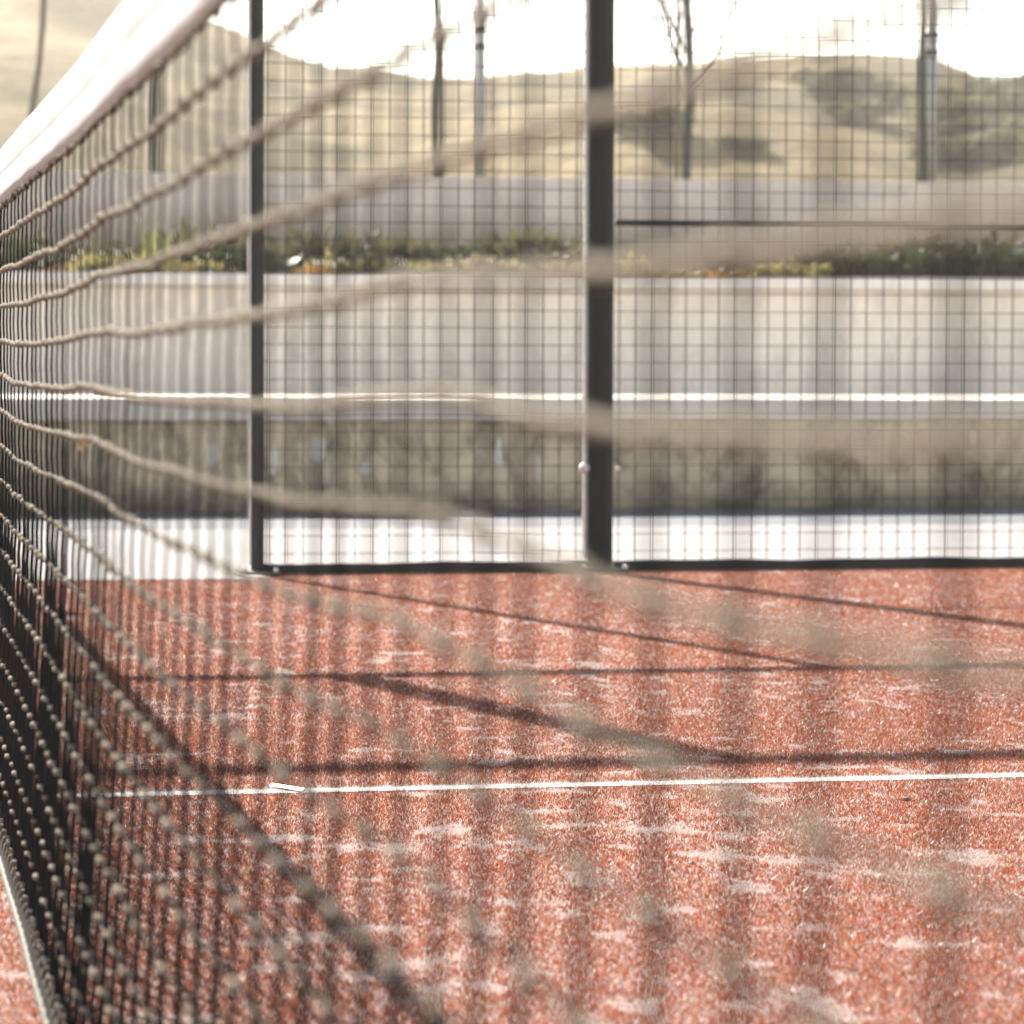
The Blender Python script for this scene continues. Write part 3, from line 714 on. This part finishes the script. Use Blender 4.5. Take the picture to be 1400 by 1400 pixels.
# ------------------------------------------------------------------ turf fibres, line, small litter
LINE_HALF = 0.028
def line_y(X): return 0.0*X
def turf(n_per, y0, y1, h, w, seed):
    """blades inside the strip y0..y1, kept to what the court in front of the camera shows"""
    r = np.random.default_rng(seed)
    xl = lambda Y: CAM[0] + (Y-CAM[1])*(-0.085) - 0.15
    xr = lambda Y: CAM[0] + (Y-CAM[1])*0.385 + 0.25
    xa, xb = min(xl(y0), xl(y1)), max(xr(y0), xr(y1))
    n = int(n_per*(xb-xa)*(y1-y0)); X = xa+(xb-xa)*r.random(n); Y = y0+(y1-y0)*r.random(n)
    keep = (X > xl(Y)) & (X < xr(Y)) & (Y < np.where(np.abs(X) < 1.0, DOOR_END-0.004, TURF_END-0.002))
    keep &= np.abs(Y+1.08-0.004*np.sin(X*3)) > 0.0035
    X, Y = X[keep], Y[keep]; n = len(X)
    sand = fbm(X*17, Y*14, 61, 5); big = fbm(X*2.2, Y*2.2, 71, 3)
    far = np.clip((Y+0.5)/3.0, 0, 1)
    s = np.clip((sand-0.615)/0.10 + (big-0.5)*1.3 - far*0.35, 0, 1)
    keep = r.random(n) > s*0.30
    X, Y, s, big, far = X[keep], Y[keep], s[keep], big[keep], far[keep]; n = len(X)
    hh = h*(0.55+0.65*r.random(n))*(1-0.45*s); ww = w*(0.7+0.6*r.random(n))
    a = r.random(n)*6.283; lean = np.stack([r.normal(0.10, 0.42, n), r.normal(-0.05, 0.42, n)], -1)
    base = np.stack([X, Y, np.zeros(n)-0.001], -1)
    side = np.stack([np.cos(a), np.sin(a), np.zeros(n)], -1)*ww[:, None]/2
    tip = base + np.concatenate([lean*hh[:, None], hh[:, None]], -1)
    cl = np.floor(X/0.011)*131+np.floor(Y/0.011)*17
    q = r.random(n)
    pale = q < (0.05+0.50*s)
    c = np.stack([0.28+0.10*r.random(n), 0.069+0.035*r.random(n), 0.025+0.014*r.random(n)], -1)*(0.40+0.85*r.random(n))[:, None]
    cp = np.stack([0.56+0.18*r.random(n), 0.455+0.16*r.random(n), 0.405+0.16*r.random(n)], -1)
    hc = lambda a_, b_, sd: vnoise(np.floor(X/a_)*7.31+0.5, np.floor(Y/b_)*3.77+0.5, sd)
    c = c*(0.45+1.1*hc(0.0028, 0.007, 81))[:, None]
    pale = pale | (hc(0.0024, 0.006, 83) < 0.15+0.22*s-0.05*far+(big-0.5)*0.35-0.02)
    c = np.where(pale[:, None], cp, c)
    line = np.abs(Y-line_y(X)) < LINE_HALF + r.normal(0, 0.003, n)
    return base-side, base+side, tip, c, line
def blade_mesh(name, a_, b_, t_, c):
    n = len(a_); V = np.stack([a_, b_, t_], 1).reshape(-1, 3)
    me = mesh_np(name, V, np.arange(3*n).reshape(-1, 3))
    at2 = me.color_attributes.new('tint', 'FLOAT_COLOR', 'POINT')
    cc_ = np.concatenate([np.repeat(c, 3, 0), np.ones((3*n, 1))], 1).astype(np.float32)
    at2.data.foreach_set('color', cc_.ravel()); me.materials.append(M['blade'])
    return me
bands = [turf(105000, -2.35, -0.6, 0.0058, 0.0017, 1), turf(90000, -0.6, 0.9, 0.0058, 0.0018, 2), turf(52000, 0.9, 2.6, 0.006, 0.0024, 3), turf(30000, 2.6, 4.99, 0.006, 0.0032, 4)]
A_, B_, T_, C_, L_ = [np.concatenate(z) for z in zip(*bands)]
tf = obj('turf', blade_mesh('turf', A_[~L_], B_[~L_], T_[~L_], C_[~L_])); tag(tf, 'sand dressed red artificial grass of the court', 'turf', kind='stuff')
line = obj('court_line', mesh_np('court_line', [[0.03, -0.022, 0.0012], [9, -0.022, 0.0012], [9, 0.022, 0.0012], [0.03, 0.022, 0.0012]], np.array([[0, 1, 2, 3]])), M['line_base']); tag(line, kind='structure')
wl = np.stack([0.42+0.14*RNG.random(L_.sum()), 0.395+0.14*RNG.random(L_.sum()), 0.375+0.14*RNG.random(L_.sum())], -1)
keepl = A_[L_][:, 0] > 0.02
lo_ = obj('line_fibres', blade_mesh('line_fibres', A_[L_][keepl], B_[L_][keepl], T_[L_][keepl]*[1, 1, 1.05], wl[keepl]), None, line); lo_['kind'] = 'stuff'

P0 = at(371, 1074, Z=0.011); P1 = at(415, 1081, Z=0.011)
d = P1-P0; L = float(np.linalg.norm(d))
st = box('plastic_strip', (-L/2, -0.0035, -0.002), (L/2, 0.0035, 0.002), M['plastic'], None, 0.0006)
st.location = ((P0+P1)/2).tolist(); st.rotation_euler = (0.5, 0, math.atan2(d[1], d[0])); tag(st, 'short white plastic strip lying on the white court line', 'strip')
P = at(1240, 1093, Z=0.008)
import bmesh
bm = bmesh.new(); bmesh.ops.create_icosphere(bm, subdivisions=2, radius=0.0048)
for v_ in bm.verts: v_.co *= 0.8+0.4*random.random(); v_.co.z *= 0.75
me = bpy.data.meshes.new('pebble'); bm.to_mesh(me); bm.free()
pb = obj('pebble', me, M['pebble']); pb.location = P.tolist(); tag(pb, 'small dark pebble on the red turf near the white line', 'pebble')

# ------------------------------------------------------------------ sunlit haze
b = NB('haze_air'); b.t.nodes.remove(b.p)
pv = b.n('ShaderNodeVolumePrincipled'); pv.inputs['Color'].default_value = (1.0, 0.93, 0.83, 1); pv.inputs['Density'].default_value = 0.0010; pv.inputs['Anisotropy'].default_value = 0.65
b.l(pv.outputs[0], b.out.inputs['Volume'])
hz = box('haze', (-520, -320, -1.1), (760, 640, 22), b.m); tag(hz, kind='stuff')
